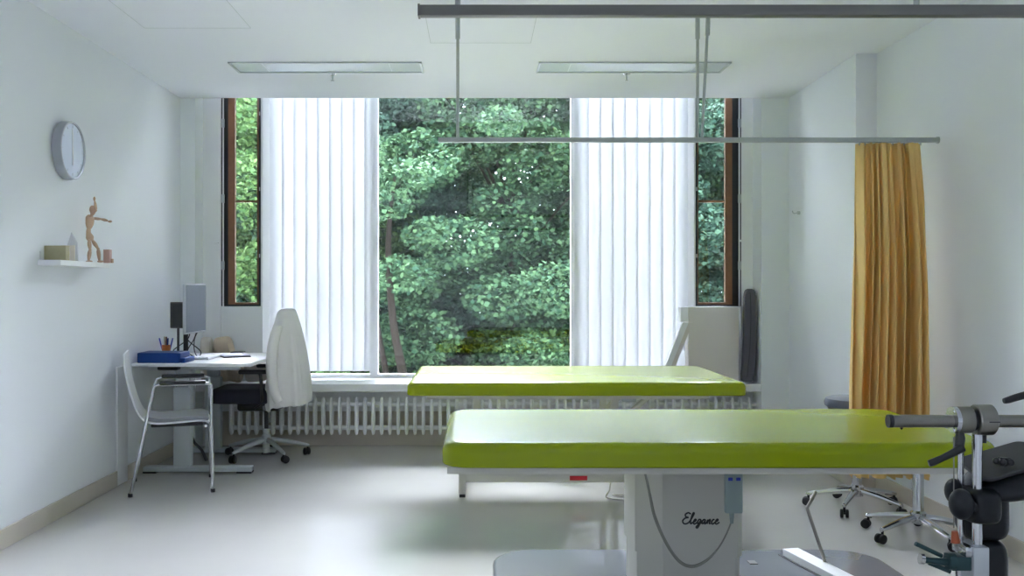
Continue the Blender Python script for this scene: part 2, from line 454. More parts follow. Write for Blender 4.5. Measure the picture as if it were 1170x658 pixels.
def sprinkler(px, label):
    t = thing('sprinkler', label, 'sprinkler', (X(px, 161.7), Yd(161.7), HC), 0, 'ceiling sprinklers')
    MB().lathe((0, 0, 0), [(.028, 0), (.028, -.004), (.012, -.012)], 20).build('rosette', M['chrome'], t)
    MB().lathe((0, 0, 0), [(.007, -.01), (.007, -.03), (.004, -.04), (.004, -.05)], 12).build('nozzle', M['silver'], t)
    MB().lathe((0, 0, 0), [(.014, -.050), (.014, -.053), (.003, -.054)], 16).build('deflector', M['chrome'], t)
sprinkler(380, 'small metal sprinkler hanging from the ceiling by the left ceiling light')
sprinkler(716, 'small metal sprinkler hanging from the ceiling by the right ceiling light')

# ================================================================ curtain rails
def rail(s, xl, xr, z, wd, ht, rods, name, label, slant=None, am='alu'):
    y = Yd(s)
    t = thing(name, label, 'curtain rail', (xl, y, z), 0, 'suspended curtain rails')
    m = MB().box(0, xr-xl, -wd/2, wd/2, -ht/2, ht/2, .002); m.build('rail_profile', M[am], t)
    for rx in rods:
        r = MB().tube([(rx-xl, 0, ht/2), (rx-xl, 0, HC-z)], .0085, 12).build('hanging_rod', M['alu'], t)
        MB().lathe((rx-xl, 0, 0), [(.013, HC-z-.12), (.013, HC-z)], 14).build('sleeve', M['alu'], r)
    if slant:
        r = MB().tube([(slant[1]-xl, 0, ht/2), (slant[0]-xl, .0, HC-z)], .0085, 12).build('hanging_rod', M['alu'], t)
        MB().tube([(slant[0]-xl-.003, 0, HC-z-.10), (slant[0]-xl, 0, HC-z)], .013, 14).build('sleeve', M['alu'], r)
    MB().box(-.006, 0, -wd/2-.002, wd/2+.002, -ht/2-.002, ht/2+.002).build('end_cap', M[am], t)
    MB().lathe((xr-xl, 0, 0), [(.019, -.010), (.019, 0)], 20, 'x').build('wall_flange', M['alu'], t)
    return t
s2 = 204.0; zr = Z(160, s2); s1 = (CY-13)/(zr-H)
rail(s2, X(502, s2), XR, zr, .03, .026, [X(523, s2), X(797, s2)], 'curtain_rail', 'thin grey rail carrying the mustard curtain, farther from the camera', (X(809, s2), X(802, s2)))
rail(s1, X(480, s1), XR, zr, .035, .031, [X(523, s1), X(1047, s1)], 'curtain_rail', 'thick looking grey rail nearest the camera, empty, across the top of the view', am='alushaded')

# curtain
cu = thing('curtain', 'gathered mustard yellow curtain hanging from the far rail by the right wall', 'curtain', (X(1020, s2), Yd(s2), zr))
def curtain():
    nz, nx = 34, 260; top = -.018; bot = Z(545, s2)-zr
    rnd = random.Random(4); ph = [rnd.uniform(0, 6.28) for _ in range(12)]
    def L(v):  # left edge px over height
        return np.interp(v, [0, .3, .72, .9, 1], [980, 979, 972, 971, 971])
    def R(v): return np.interp(v, [0, .15, .4, .8, 1], [1053, 1058, 1062, 1063, 1062])
    rings = []
    c0 = X(1020, s2)
    for i in range(nz+1):
        v = i/nz; z = top+(bot-top)*v; xl = X(L(v), s2)-c0; xr = X(R(v), s2)-c0; row = []
        for j in range(nx+1):
            u = j/nx; nf = 9.5
            uu = u + .010*math.sin(5*u*PI+ph[0]+v*1.2) + .008*math.sin(9*u*PI+ph[1]-v*1.8)
            amp = .020+.032*min(1, v*2.2)
            a = 2*PI*nf*uu+.5*math.sin(v*3+ph[2])
            y = amp*math.sin(a) + .012*math.sin(2*PI*4.3*uu+ph[3]+v*2) + .005*math.sin(2*PI*29*u+ph[4])*(1-v)
            x = xl+(xr-xl)*u + .010*math.cos(a)*math.sin(2*PI*2.1*u+ph[5])
            row.append(Vector((x, y, z+(.010*math.sin(2*PI*5*u) if i == nz else 0))))
        rings.append(row)
    m = MB(); m.loft(rings, closed=False, cap=False)
    o = m.build('curtain_cloth', M['yellow'], cu)
    so = o.modifiers.new('thick', 'SOLIDIFY'); so.thickness = .0015
    hk = MB()
    for k in range(12):
        x = X(982, s2)-c0+(X(1052, s2)-X(982, s2))*k/11
        hk.tube([(x, 0, -.012), (x, 0, -.03)], .003, 6)
    hk.build('curtain_hook', M['silver'], cu)
curtain()

# ================================================================ green treatment tables
# --- far table
sn, sf = 193.5, 158.6; y0, y1 = Yd(sn), Yd(sf); zt = Z(437, sn); x0, x1 = X(464.5, sn), X(855, sn)
ft = thing('treatment_table', 'wide lime green treatment table nearer the window, on a white tubular frame', 'treatment table', ((x0+x1)/2, (y0+y1)/2, 0), 0, 'lime green treatment tables')
hx, hy = (x1-x0)/2, (y1-y0)/2
MB().slab(-hx, hx, -hy, hy, zt-.08, zt, rc=.06, rt=.035, rb=.008).build('cushion', M['green'], ft)
m = MB(); m.box(-hx+.12, hx-.22, -hy+.05, -hy+.09, zt-.104, zt-.0805).box(-hx+.12, hx-.22, hy-.09, hy-.05, zt-.104, zt-.0805)
m.box(-hx+.12, -hx+.16, -hy+.09, hy-.09, zt-.104, zt-.0805).box(hx-.26, hx-.22, -hy+.09, hy-.09, zt-.104, zt-.0805)
m.build('top_frame', M['frame'], ft, smooth=False)
# base frame: px 528.. , s 183.8
c0x = (x0+x1)/2; c0y = (y0+y1)/2; sbf = 184.2
bx0 = X(524, sbf)-c0x; bx1 = X(800, sbf)-c0x; by0 = Yd(sbf)-c0y; by1 = by0+.72
m = MB(); m.box(bx0, bx1, by0, by0+.05, .095, .15, .004).box(bx0, bx1, by1-.05, by1, .095, .15, .004)
m.box(bx0, bx0+.05, by0+.05, by1-.05, .095, .15).box(bx1-.05, bx1, by0+.05, by1-.05, .095, .15)
bf = m.build('base_frame', M['frame'], ft)
MB().box(X(651, sbf)-c0x, X(671, sbf)-c0x, by0-.001, by0, .107, .135).build('red_sticker', M['red'], bf, smooth=False)
for (qx, qy) in ((bx0, by0), (bx1-.045, by0), (bx0, by1-.05), (bx1-.045, by1-.05)):
    l = MB().box(qx, qx+.045, qy-.002, qy+.048, .02, .18, .004).build('leg', M['frame'], ft)
    MB().box(qx+.004, qx+.041, qy+.004, qy+.044, 0, .02).build('rubber_foot', M['blackr'], l)
m = MB().box(bx0+.045, bx0+.10, by0+.002, by0+.05, .1501, .19, .004); m.build('corner_bracket', M['black'], ft)
# lifting posts and diagonal arms between base and top
for yy in (by0+.06, by1-.10):
    for xx in (X(541, 185)-c0x+.02, X(705, 185)-c0x):
        MB().box(xx-.022, xx+.022, yy, yy+.04, .15, zt-.104).build('lifting_post', M['frame'], ft, smooth=False)
m = MB()
for yy in (by0+.03, by1-.06):
    m.tube([(X(745, 185)-c0x+.0, yy, zt-.11), (X(640, 185)-c0x, yy, .15)], .018, 10)
m.build('diagonal_arm', M['frame'], ft)
MB().box(X(712, 185)-c0x, X(728, 185)-c0x, by0, by0+.05, zt-.15, zt-.104, .004).build('motor_bracket', M['silver'], ft)
# cable coil on floor
cc = MB(); cx_, cy_ = X(712, 190), Yd(184)
cc.tube([(X(700, 184), Yd(184)+.05, .12), (X(696, 184), Yd(184)-.02, .05), (X(694, 186), Yd(185), .008), (X(712, 186), Yd(187), .007), (X(735, 184), Yd(187), .007), (X(740, 184), Yd(183), .007),
         (X(715, 184), Yd(182.5), .007), (X(700, 184), Yd(184), .016), (X(715, 186), Yd(186), .016), (X(745, 184), Yd(186), .010), (X(770, 184), Yd(184), .007)], .005, 8, smooth=8)
cc.build('power_cable', M['cable'], ft).matrix_parent_inverse = Matrix.Translation((-c0x, -c0y, 0))

# --- near table
sn, sf = 332.0, 255.6; y0, y1 = Yd(sn), Yd(sf); zt = Z(507, sn); x0, x1 = X(504, sn), X(1153, sn)
nb = thing('treatment_table', 'large lime green treatment table in front, on a cream lifting column', 'treatment table', ((x0+x1)/2, (y0+y1)/2, 0), 0, 'lime green treatment tables')
c1x, c1y = (x0+x1)/2, (y0+y1)/2; hx, hy = (x1-x0)/2, (y1-y0)/2
MB().slab(-hx, hx, -hy, hy, zt-.085, zt, rc=.11, rt=.04, rb=.008, n=8).build('cushion', M['green'], nb)
m = MB(); zf = zt-.085
m.box(-hx+.02, hx-.10, -hy+.02, -hy+.05, zf-.023, zf-.0005).box(-hx+.06, hx-.10, hy-.08, hy-.05, zf-.023, zf-.0005)
m.box(-hx+.04, -hx+.08, -hy+.05, hy-.08, zf-.023, zf-.0005).box(hx-.14, hx-.10, -hy+.05, hy-.08, zf-.023, zf-.0005)
m.box(X(740, 300)-c1x, X(845, 300)-c1x, -hy+.05, hy-.08, zf-.023, zf-.0005)
m.build('top_frame', M['frame'], nb, smooth=False)
# column: chamfered outer sleeve over a slightly slimmer lower sleeve
sc_ = 300.0; cyf = Yd(sc_)-c1y; cyb = cyf+.36
def colpoly(xl, xr, yf, yb, ch): return [(xl, yf+ch), (xl+ch, yf), (xr-ch*.25, yf), (xr, yf+ch*.3), (xr, yb), (xl, yb)]
xl, xr = X(730, sc_)-c1x, X(850, sc_)-c1x
zstep = Z(637, sc_)
up = MB().prism(colpoly(xl, xr, cyf, cyb, .09), 'z', zstep, zf-.023).build('lifting_column', M['column'], nb, smooth=False)
lo = MB().prism(colpoly(xl+.008, xr-.008, cyf+.008, cyb-.008, .086), 'z', .10, zstep).build('lower_column', M['column'], nb, smooth=False)
# base cover
sb = 247.0; bY1 = Yd(sb)-c1y; bY0 = bY1-1.15
bX0, bX1 = X(562, sb)-c1x, X(1010, 258)-c1x
MB().slab(bX0, bX1, bY0, bY1, .012, .095, rc=.20, rt=.02, rb=.004).build('base_cover', M['basegrey'], nb)
m = MB()
for qx in (bX0+.2, bX1-.2):
    for qy in (bY0+.2, bY1-.2): m.lathe((qx, qy, 0), [(.03, 0), (.03, .0125)], 14)
m.build('base_foot', M['blackr'], nb)
# white inclined rail and wire foot bar on the base
ra = (X(903, 253)-c1x, Yd(253)-c1y); rb_ = (X(972, 283)-c1x, Yd(283)-c1y)
def strip(m, a, b, wd, z0, z1):
    d = Vector((b[0]-a[0], b[1]-a[1], 0)).normalized(); n = Vector((-d.y, d.x, 0))*wd/2
    P = [Vector((a[0], a[1], 0))+n, Vector((b[0], b[1], 0))+n, Vector((b[0], b[1], 0))-n, Vector((a[0], a[1], 0))-n]
    m.loft([[Vector((p.x, p.y, z)) for p in P] for z in (z0, z1)])
m = MB(); strip(m, ra, rb_, .075, .0955, .125); m.build('foot_rail', M['white'], nb, smooth=False)
m = MB(); strip(m, (ra[0]-.05, ra[1]), (rb_[0]-.05, rb_[1]), .012, .0955, .098); m.build('rubber_edge', M['blackr'], nb, smooth=False)
fx = Yd(266)-c1y
m = MB().tube([(X(943, 266)-c1x, fx, .12), (X(931, 266)-c1x, fx, Z(607, 266)), (X(922, 266)-c1x, fx, Z(580, 266)), (X(928, 266)-c1x, fx, Z(570, 266)), (X(934, 266)-c1x, fx+.02, Z(563, 266))], .0075, 10)
m.build('foot_bar', M['steel'], nb)
m = MB().tube([(X(745, 280)-c1x, bY0+.47, .101), (X(860, 280)-c1x, bY0+.50, .101), (X(940, 280)-c1x, bY0+.50, .132), (X(1000, 280)-c1x, bY0+.50, .101)], .006, 8, smooth=6)
m.build('base_cable', M['black'], nb)
MB().sphere((X(726, 296)-c1x, cyf+.06, .125), .03, .8, 1, 1).build('foot_knob', M['black'], nb)
MB().box(X(857, 262)-c1x, X(866, 262)-c1x, Yd(262)-c1y, Yd(262)-c1y+.05, .0945, .098).build('screw_cover', M['black'], nb)
# column lettering
STROKES = [
    [(1.4, 2.2), (.75, 2.5), (.2, 2.1), (.5, 1.6), (1.05, 1.45), (.4, 1.3), (0, .7), (.4, .1), (1.0, .05), (1.5, .4), (1.9, 1.4), (2.1, 2.3), (1.9, 2.5), (1.75, 1.8), (1.8, .5), (2.0, .05), (2.3, .3),
     (2.8, .6), (2.95, .9), (2.7, 1.05), (2.5, .6), (2.6, .1), (2.9, 0), (3.3, .3)],
    [(4.0, .95), (3.6, 1.0), (3.4, .5), (3.6, .05), (3.9, .4), (4.05, .95), (3.95, -.3), (3.7, -.9), (3.4, -.7), (3.7, -.2), (4.4, .3)],
    [(4.95, .95), (4.6, .95), (4.4, .5), (4.6, .05), (4.9, .4), (5.0, .95), (5.0, .3), (5.15, 0), (5.4, .3), (5.6, .95), (5.6, 0), (5.7, .6), (6.0, 1.0), (6.12, .7), (6.1, .1), (6.4, .15)],
    [(7.0, .85), (6.8, 1.0), (6.55, .6), (6.65, .1), (6.95, 0), (7.35, .4), (7.7, .65), (7.85, .9), (7.6, 1.05), (7.4, .6), (7.5, .1), (7.8, 0), (8.3, .4)]]
UN = 44/sc_/8.6; ly = cyf-.0004
m = MB()
for st in STROKES:
    m.tube([(X(779, sc_)-c1x+(px_+.28*py_)*UN, ly, Z(598.5, sc_)+py_*UN) for px_, py_ in st], .20*UN, 6, smooth=5)
for v in m.bm.verts: v.co.y = ly+(v.co.y-ly)*.25
m.build('lettering', M['ink'], nb)
# hand control hanging from the frame, a thing of its own
hc = thing('hand_control', 'grey hand control with two blue buttons hanging on the front table column', 'hand control', (X(838, 322), Yd(322), Z(534, 322)))
MB().box(-.031, .031, -.012, .012, Z(586, 322)-Z(534, 322), 0, .005, 3).build('housing', M['pendant'], hc)
m = MB()
for q in (-.014, .014): m.box(q-.008, q+.008, -.015, -.0115, -.045, -.033, .002)
m.build('blue_button', M['bluepen'], hc)
MB().box(-.01, .01, -.006, .02, -.01, .015).build('hanging_clip', M['black'], hc)
def hp(px, py): return (X(px, 322)-X(838, 322), .0, Z(py, 322)-Z(534, 322))
MB().tube([hp(836, 586), hp(836, 598)], [.009, .006], 10).build('strain_relief', M['pendant'], hc)
MB().tube([hp(836, 595), hp(829, 612), hp(820, 627), hp(806, 641), hp(790, 647), hp(775, 640), hp(760, 618), hp(748, 590), hp(743, 568), hp(737, 540), hp(733, 528)], [.003, .003, .003, .005, .006, .006, .006, .006, .005, .004, .004], 10, smooth=8).build('cord', M['cordm'], hc)

# ================================================================ rolling stools
def star_base(t, R, angs, z_hub, material, caster_r=.024, drop=.0, arm_w=.02):
    """each arm, and each caster with its wheels"""
    for a in angs:
        c, s = math.cos(a), math.sin(a)
        zend = 2*caster_r+.022
        MB().tube([(c*.03, s*.03, z_hub), (c*R*.5, s*R*.5, z_hub-(z_hub-zend)*.35), (c*R*.97, s*R*.97, zend), (c*R*1.02, s*R*1.02, zend-.006)], [arm_w*.75, arm_w*.7, arm_w*.5, arm_w*.4], 10, smooth=4).build('arm', material, t)
        m = MB(); k = a+.9+c; d = Vector((math.cos(k), math.sin(k), 0)); n = Vector((-d.y, d.x, 0))
        ctr = Vector((c*R, s*R, caster_r)) + d*.012
        rot = n.to_track_quat('Z', 'X').to_matrix()
        for sgn in (-1, 1):
            rings = []
            for (rr, h) in ((caster_r*.75, .006), (caster_r, .008), (caster_r, .020), (caster_r*.8, .023)):
                rings.append([ctr + rot @ Vector((rr*math.cos(2*PI*q/18), rr*math.sin(2*PI*q/18), h*sgn)) for q in range(18)])
            m.loft(rings)
        m.tube([(c*R, s*R, caster_r*.9), (c*R, s*R, zend)], .007, 8)
        m.tube([ctr - n*.022, ctr + n*.022], .006, 8)
        m.build('caster', M['blackr'], t)
def stool(px, s, seatz, ang0, label, seat=True, R=.27, col=.028):
    t = thing('rolling_stool', label, 'stool', (X(px, s), Yd(s), 0), 0, 'chrome rolling stools')
    star_base(t, R, [ang0+2*PI*k/5 for k in range(5)], .105, M['chrome'], arm_w=.026)
    MB().lathe((0, 0, 0), [(.02, .07), (.035, .075), (.04, .13), (.03, .14)], 20).build('hub', M['chrome'], t)
    MB().lathe((0, 0, 0), [(col, .13), (col, .40), (col*.6, .405), (col*.6, seatz-.09)], 20).build('gas_column', M['chrome'], t)
    MB().lathe((0, 0, 0), [(.09, seatz-.09), (.16, seatz-.075), (.165, seatz-.06)], 28).build('seat_plate', M['black'], t)
    MB().lathe((0, 0, 0), [(.165, seatz-.06), (.18, seatz-.05), (.183, seatz-.03), (.175, seatz-.008), (.15, seatz), (.0001, seatz+.002)], 36).build('seat', M['bluegrey'], t)
stool(979, 193.5, Z(454, 194), -math.radians(54), 'chrome rolling stool with blue-grey round seat, partly behind the curtain')
stool(1049, 219, .62, math.radians(206), 'chrome rolling stool behind the black-padded device, its seat hidden by the table', R=.262)

# ================================================================ desk
ds = thing('desk', 'white height-adjustable desk with grey T-shaped legs against the left wall', 'desk', (-1.92, 7.0, 0))
DX0, DX1 = XL+.004+1.92, -1.552+1.92; DY0, DY1 = Yd(167)-7.0, 7.52-7.0; DZ = .785
MB().box(DX0, DX1, DY0, DY1, DZ-.025, DZ, .003).build('tabletop', M['white'], ds)
for s, y in ((163, Yd(163)), (142.6, Yd(146))):
    yy = y-7.0+.035
    cxl, cxr = X(198, 163)+1.92, X(217, 163)+1.92
    l = MB().box(cxl, cxr, yy-.035, yy+.045, .045, .60, .004).build('leg', M['deskleg'], ds)
    MB().box(cxl+.012, cxr-.012, yy-.025, yy+.035, .60, DZ-.06, .003).build('inner_tube', M['silver'], l)
    MB().box(X(163, 163)+1.92, X(287, 163)+1.92, yy-.035, yy+.045, .010, .045, .006).build('foot', M['deskleg'], ds)
    m = MB().box(X(270, 163)+1.92, X(287, 163)+1.92, yy-.033, yy+.043, .0, .012).box(X(163, 163)+1.92, X(178, 163)+1.92, yy-.033, yy+.043, .0, .012)
    m.build('floor_glide', M['black'], ds)
    MB().box(DX0+.06, DX1-.12, yy-.03, yy+.03, DZ-.06, DZ-.0255).build('support_beam', M['deskleg'], ds, smooth=False)
MB().box(X(192, 163)+1.92, X(214, 163)+1.92, Yd(160)-7, Yd(146)-7, DZ-.075, DZ-.035).build('crossbar', M['deskleg'], ds, smooth=False)
MB().box(X(178, 165)+1.92, X(202, 165)+1.92, DY0+.10, DY0+.20, DZ-.058, DZ-.0255, .01).build('control_box', M['black'], ds)
m = MB().tube([(X(210, 158)+1.92, Yd(155)-7, DZ-.03), (X(209, 158)+1.92, Yd(155)-7, .45), (X(213, 158)+1.92, Yd(155)-7, .2), (X(222, 158)+1.92, Yd(154)-7, .10), (X(228, 158)+1.92, Yd(154)-7, .02)], .011, 8, smooth=6)
m.build('cable_chain', M['black'], ds)
# cable duct on wall behind chair
tag(MB().box(XL+.0005, XL+.014, Yd(174.3), Yd(169.5), .002, .78, .003).build('cable_duct', M['white']), 'slim white box duct on the left wall behind the visitor chair', 'cable duct')

# monitors on one pole
mn = thing('monitor', 'large silver-grey monitor, switched off, on the desk', 'monitor', (X(224, 158), Yd(158), DZ))
mz0, mz1 = Z(380, 157)-DZ, Z(324.5, 160)-DZ
rz = math.radians(0)
MB().box(-.022, 0, -.245, .245, mz0, mz1, .005).build('housing', M['silver'], mn)
MB().box(0.0003, .002, -.238, .238, mz0+.012, mz1-.007).build('screen', M['screen'], mn, smooth=False)
MB().box(-.12, -.022, .12, .18, (mz0+mz1)/2-.03, (mz0+mz1)/2+.03, .005).build('monitor_arm', M['black'], mn)
m = MB().lathe((-.12, .15, 0), [(.05, .0), (.05, .012), (.018, .014), (.018, (mz0+mz1)/2+.04)], 20); m.build('stand_pole', M['black'], mn)
mb = thing('small_monitor', 'small black screen on a thin stand, left of the grey monitor', 'screen', (X(203.5, 158.5), Yd(158.5), DZ))
MB().box(-.055, .055, -.012, .018, Z(375, 158.5)-DZ, Z(345, 158.5)-DZ, .006).build('housing', M['black'], mb)
MB().box(-.049, .049, -.0135, -.0125, Z(373.5, 158.5)-DZ, Z(346.5, 158.5)-DZ).build('screen', mat('dark_screen', (.012, .014, .018), .15), mb, smooth=False)
MB().lathe((.0, .004, 0), [(.042, .0), (.042, .01), (.009, .013), (.009, Z(374, 158.5)-DZ)], 20).build('stand', M['black'], mb)
# monitor cables
cb = MB()
for k, (a, b) in enumerate(((222, 200), (228, 216), (219, 230), (226, 222))):
    z1 = mz0+DZ+.02
    cb.tube([(X(a, 157)-.03, Yd(157-k), z1), (X(a, 157)-.05, Yd(157)+.03*k, z1-.07), (X(b, 157)-.03, Yd(156)+.02*k, DZ+.05), (X((a+b)/2, 157), Yd(156), DZ+.006)], .004, 6, smooth=6)
tag(cb.build('monitor_cables', M['black']), 'tangle of black cables hanging below the grey monitor', 'cables')
# blue tray, pens, keyboard, papers
tr = thing('document_tray', 'flat dark blue plastic tray on the near corner of the desk', 'tray', (X(182, 167), Yd(167)+.135, DZ))
tw = .5*(62/167)*.92
m = MB().slab(-tw*.95, tw*.80, -.12, .12, 0, .070, rc=.02, rt=.008, rb=.003); m.build('tray_body', M['blue'], tr)
m = MB().box(tw*.80, tw*1.0, -.12, .10, .0, .035, .006); m.build('tray_lip', M['blue'], tr)
pcx, pcy = X(182.5, 160), Yd(160)+.14
pc = thing('pen_cup', 'orange pen cup behind the blue tray', 'pen cup', (pcx, pcy, DZ))
MB().lathe((0, 0, 0), [(.028, 0), (.032, .10), (.030, .10), (.026, .004)], 24).build('cup', M['orange'], pc)
rp = random.Random(3)
PL = ['blue pen leaning left in the orange cup', 'brown pencil upright in the orange cup', 'blue pen leaning right in the orange cup', 'dark red pen in the middle of the orange cup', 'short dark blue pen at the front of the orange cup']
for k, (dx, dy, mm) in enumerate(((-.05, .0, 'bluepen'), (-.018, .02, 'tan'), (.045, .01, 'bluepen'), (.005, -.01, 'redpen'), (.02, -.02, 'blue'))):
    o = MB().tube([(pcx+dx*.3, pcy+dy*.3, DZ+.010), (pcx+dx, pcy+dy, DZ+.15+.01*(k % 2))], [.0055, .0055], 8).build('pen', M[mm])
    tag(o, PL[k], 'pen', 'pens in the orange cup')
kb = thing('keyboard', 'pale grey keyboard on the desk in front of the large monitor', 'keyboard', (-1.985, Yd(155), DZ), 0)
MB().box(-.065, .065, -.21, .20, 0, .014, .004).build('keyboard_body', M['silver'], kb)
m = MB()
for i in range(5):
    for j in range(14): m.box(-.062+i*.025, -.041+i*.025, -.2+j*.0286, -.176+j*.0286, .014, .019)
m.build('keys', M['whitem'], kb, smooth=False)
def booklet(px, s, w, d, h, rzz, name, label, m1, m2):
    t = thing(name, label, 'papers', (X(px, s), Yd(s), DZ), rzz)
    MB().box(-w/2, w/2, -d/2, d/2, 0, h*.5, .001).build('cover', m2, t)
    MB().box(-w/2+.004, w/2-.004, -d/2+.004, d/2-.004, h*.5, h, .001).build('sheets', m1, t)
booklet(266, 151.5, .20, .28, .016, .5, 'notebook', 'lavender notebook with black cover lying on the desk', M['paper'], M['black'])
tag(MB().box(X(264, 145.5), X(277, 145.5), Yd(146), Yd(146)+.13, DZ, DZ+.014, .004).build('phone', M['black']), 'small black phone at the far end of the desk', 'phone')

# cushions and paper bag on the sill behind the desk
def cushion(px, py, s, w, h, d, rot, tilt, name, label, m_):
    t = Matrix.Translation((X(px, s), Yd(s), Z(py, s))) @ Matrix.Rotation(rot, 4, 'Y') @ Matrix.Rotation(tilt, 4, 'X')
    m = MB(); n = 14; rings = []
    rr = bmesh.ops.create_uvsphere(m.bm, u_segments=32, v_segments=20, radius=1)
    for v in rr['verts']:
        x, y, z = v.co
        k = .45
        sx = math.copysign(abs(x)**k, x); sz = math.copysign(abs(z)**k, z)
        q = max(abs(sx), abs(sz), 1e-6)
        e = 1-(max(abs(x), abs(z)))**4*.75
        v.co = t @ Vector((sx*w/2, y*d/2*e*1.15+.006*math.sin(9*x+4*z), sz*h/2))
    return tag(m.build(name, m_), label, 'cushion', 'cushions on the sill behind the desk')
cushion(236, 410, 139.8, .11, .36, .09, .0, 0, 'cushion', 'narrow upright beige cushion beside the grey monitor', M['pale'])
cushion(258, 410, 139.8, .17, .37, .10, -.16, .10, 'cushion', 'tilted tan cushion with brown shadowed edge behind the desk', M['tan'])
cushion(269, 424.3, 142.4, .14, .17, .07, .2, 0, 'cushion', 'tan cushion seen below the far end of the desktop', M['tan'])
cushion(293, 425, 142.4, .19, .155, .08, -.1, 0, 'cushion', 'pale round cushion nearest the coat-covered chair', M['pale'])

# ================================================================ visitor chair
vc = thing('visitor_chair', 'white plastic visitor chair with chrome legs, grey seat pad and black armrests', 'chair', (-1.994, 6.19, 0), math.radians(17))
def vframe(sy):
    y = .25*sy; top = .235*sy
    pts = [(-.245, y, .008), (-.235, y, .05), (-.115, y, .655), (-.104, y, .683), (-.085, y, .693), (.215, y, .693), (.235, y, .683), (.238, y, .655), (.247, y, .05), (.248, y, .008)]
    f = MB().tube(pts, .0105, 12).build('side_frame', M['chrome'], vc)
    MB().box(-.075, .205, y-.019, y+.019, .690, .714, .008).build('armrest', M['black'], f)
    m = MB()
    for px_ in (-.246, .248): m.lathe((px_, y, 0), [(.014, 0), (.014, .022)], 14)
    m.build('glide', M['blackr'], f)
for q in (-1, 1): vframe(q)
m = MB().tube([(-.155, -.25, .44), (-.155, .25, .44)], .009, 10).tube([(.205, -.25, .425), (.205, .25, .425)], .009, 10)
m.build('crossbar', M['chrome'], vc)
prof = catmull([(-.285, .885), (-.282, .80), (-.262, .70), (-.235, .60), (-.205, .52), (-.165, .465), (-.10, .445), (0, .445), (.12, .452), (.19, .452), (.228, .438), (.240, .415)], 5)
m = MB(); m.sheet(prof, -.215, .215, .010); sh = m.build('seat_shell', M['white'], vc)
prof2 = catmull([(-.16, .477), (-.09, .462), (0, .462), (.12, .469), (.19, .468), (.222, .455)], 5)
MB().sheet(prof2, -.195, .195, .022).build('seat_pad', M['greyfab'], vc)
MB().box(-.13, .19, -.17, .17, .415, .436, .008).build('seat_underframe', M['black'], vc)

# ================================================================ office chair
hbx, hby = X(306, 147.5), 7.27
oc = thing('office_chair', 'office swivel chair with dark navy seat on a silver star base, at the desk', 'chair', (hbx, hby, 0))
star_base(oc, .315, [math.radians(-54+72*k) for k in range(5)], .135, M['silver'], .028, arm_w=.026)
MB().lathe((0, 0, 0), [(.026, .035), (.028, .10), (.038, .11), (.036, .17), (.027, .18), (.027, .22)], 20).build('hub', M['silver'], oc)
MB().lathe((0, 0, 0), [(.016, .21), (.016, .38)], 16).build('gas_column', M['black'], oc)
MB().box(-.20, .12, -.11, .11, .365, .435, .02, 3).build('tilt_mechanism', M['black'], oc)
MB().tube([(-.03, -.11, .41), (-.03, -.27, .405)], .008, 8).build('tilt_lever', M['black'], oc)
MB().slab(-.385, .10, -.245, .245, .435, .545, rc=.09, rt=.045, rb=.02).build('seat', M['navy'], oc)
bk = catmull([(.02, .40), (.10, .42), (.155, .50), (.175, .65), (.155, .85), (.155, 1.0), (.158, 1.06)], 5)
MB().sheet(bk, -.21, .21, .03).build('backrest', M['greyfab'], oc)
for q in (-1, 1):
    MB().tube([(.02, .25*q, .46), (.03, .285*q, .50), (.02, .285*q, .66), (.0, .285*q, .67)], .012, 10, smooth=4).build('armrest_post', M['black'], oc)
    MB().box(-.14, .09, .285*q-.03, .285*q+.03, .665, .695, .012, 3).build('armrest_pad', M['black'], oc)
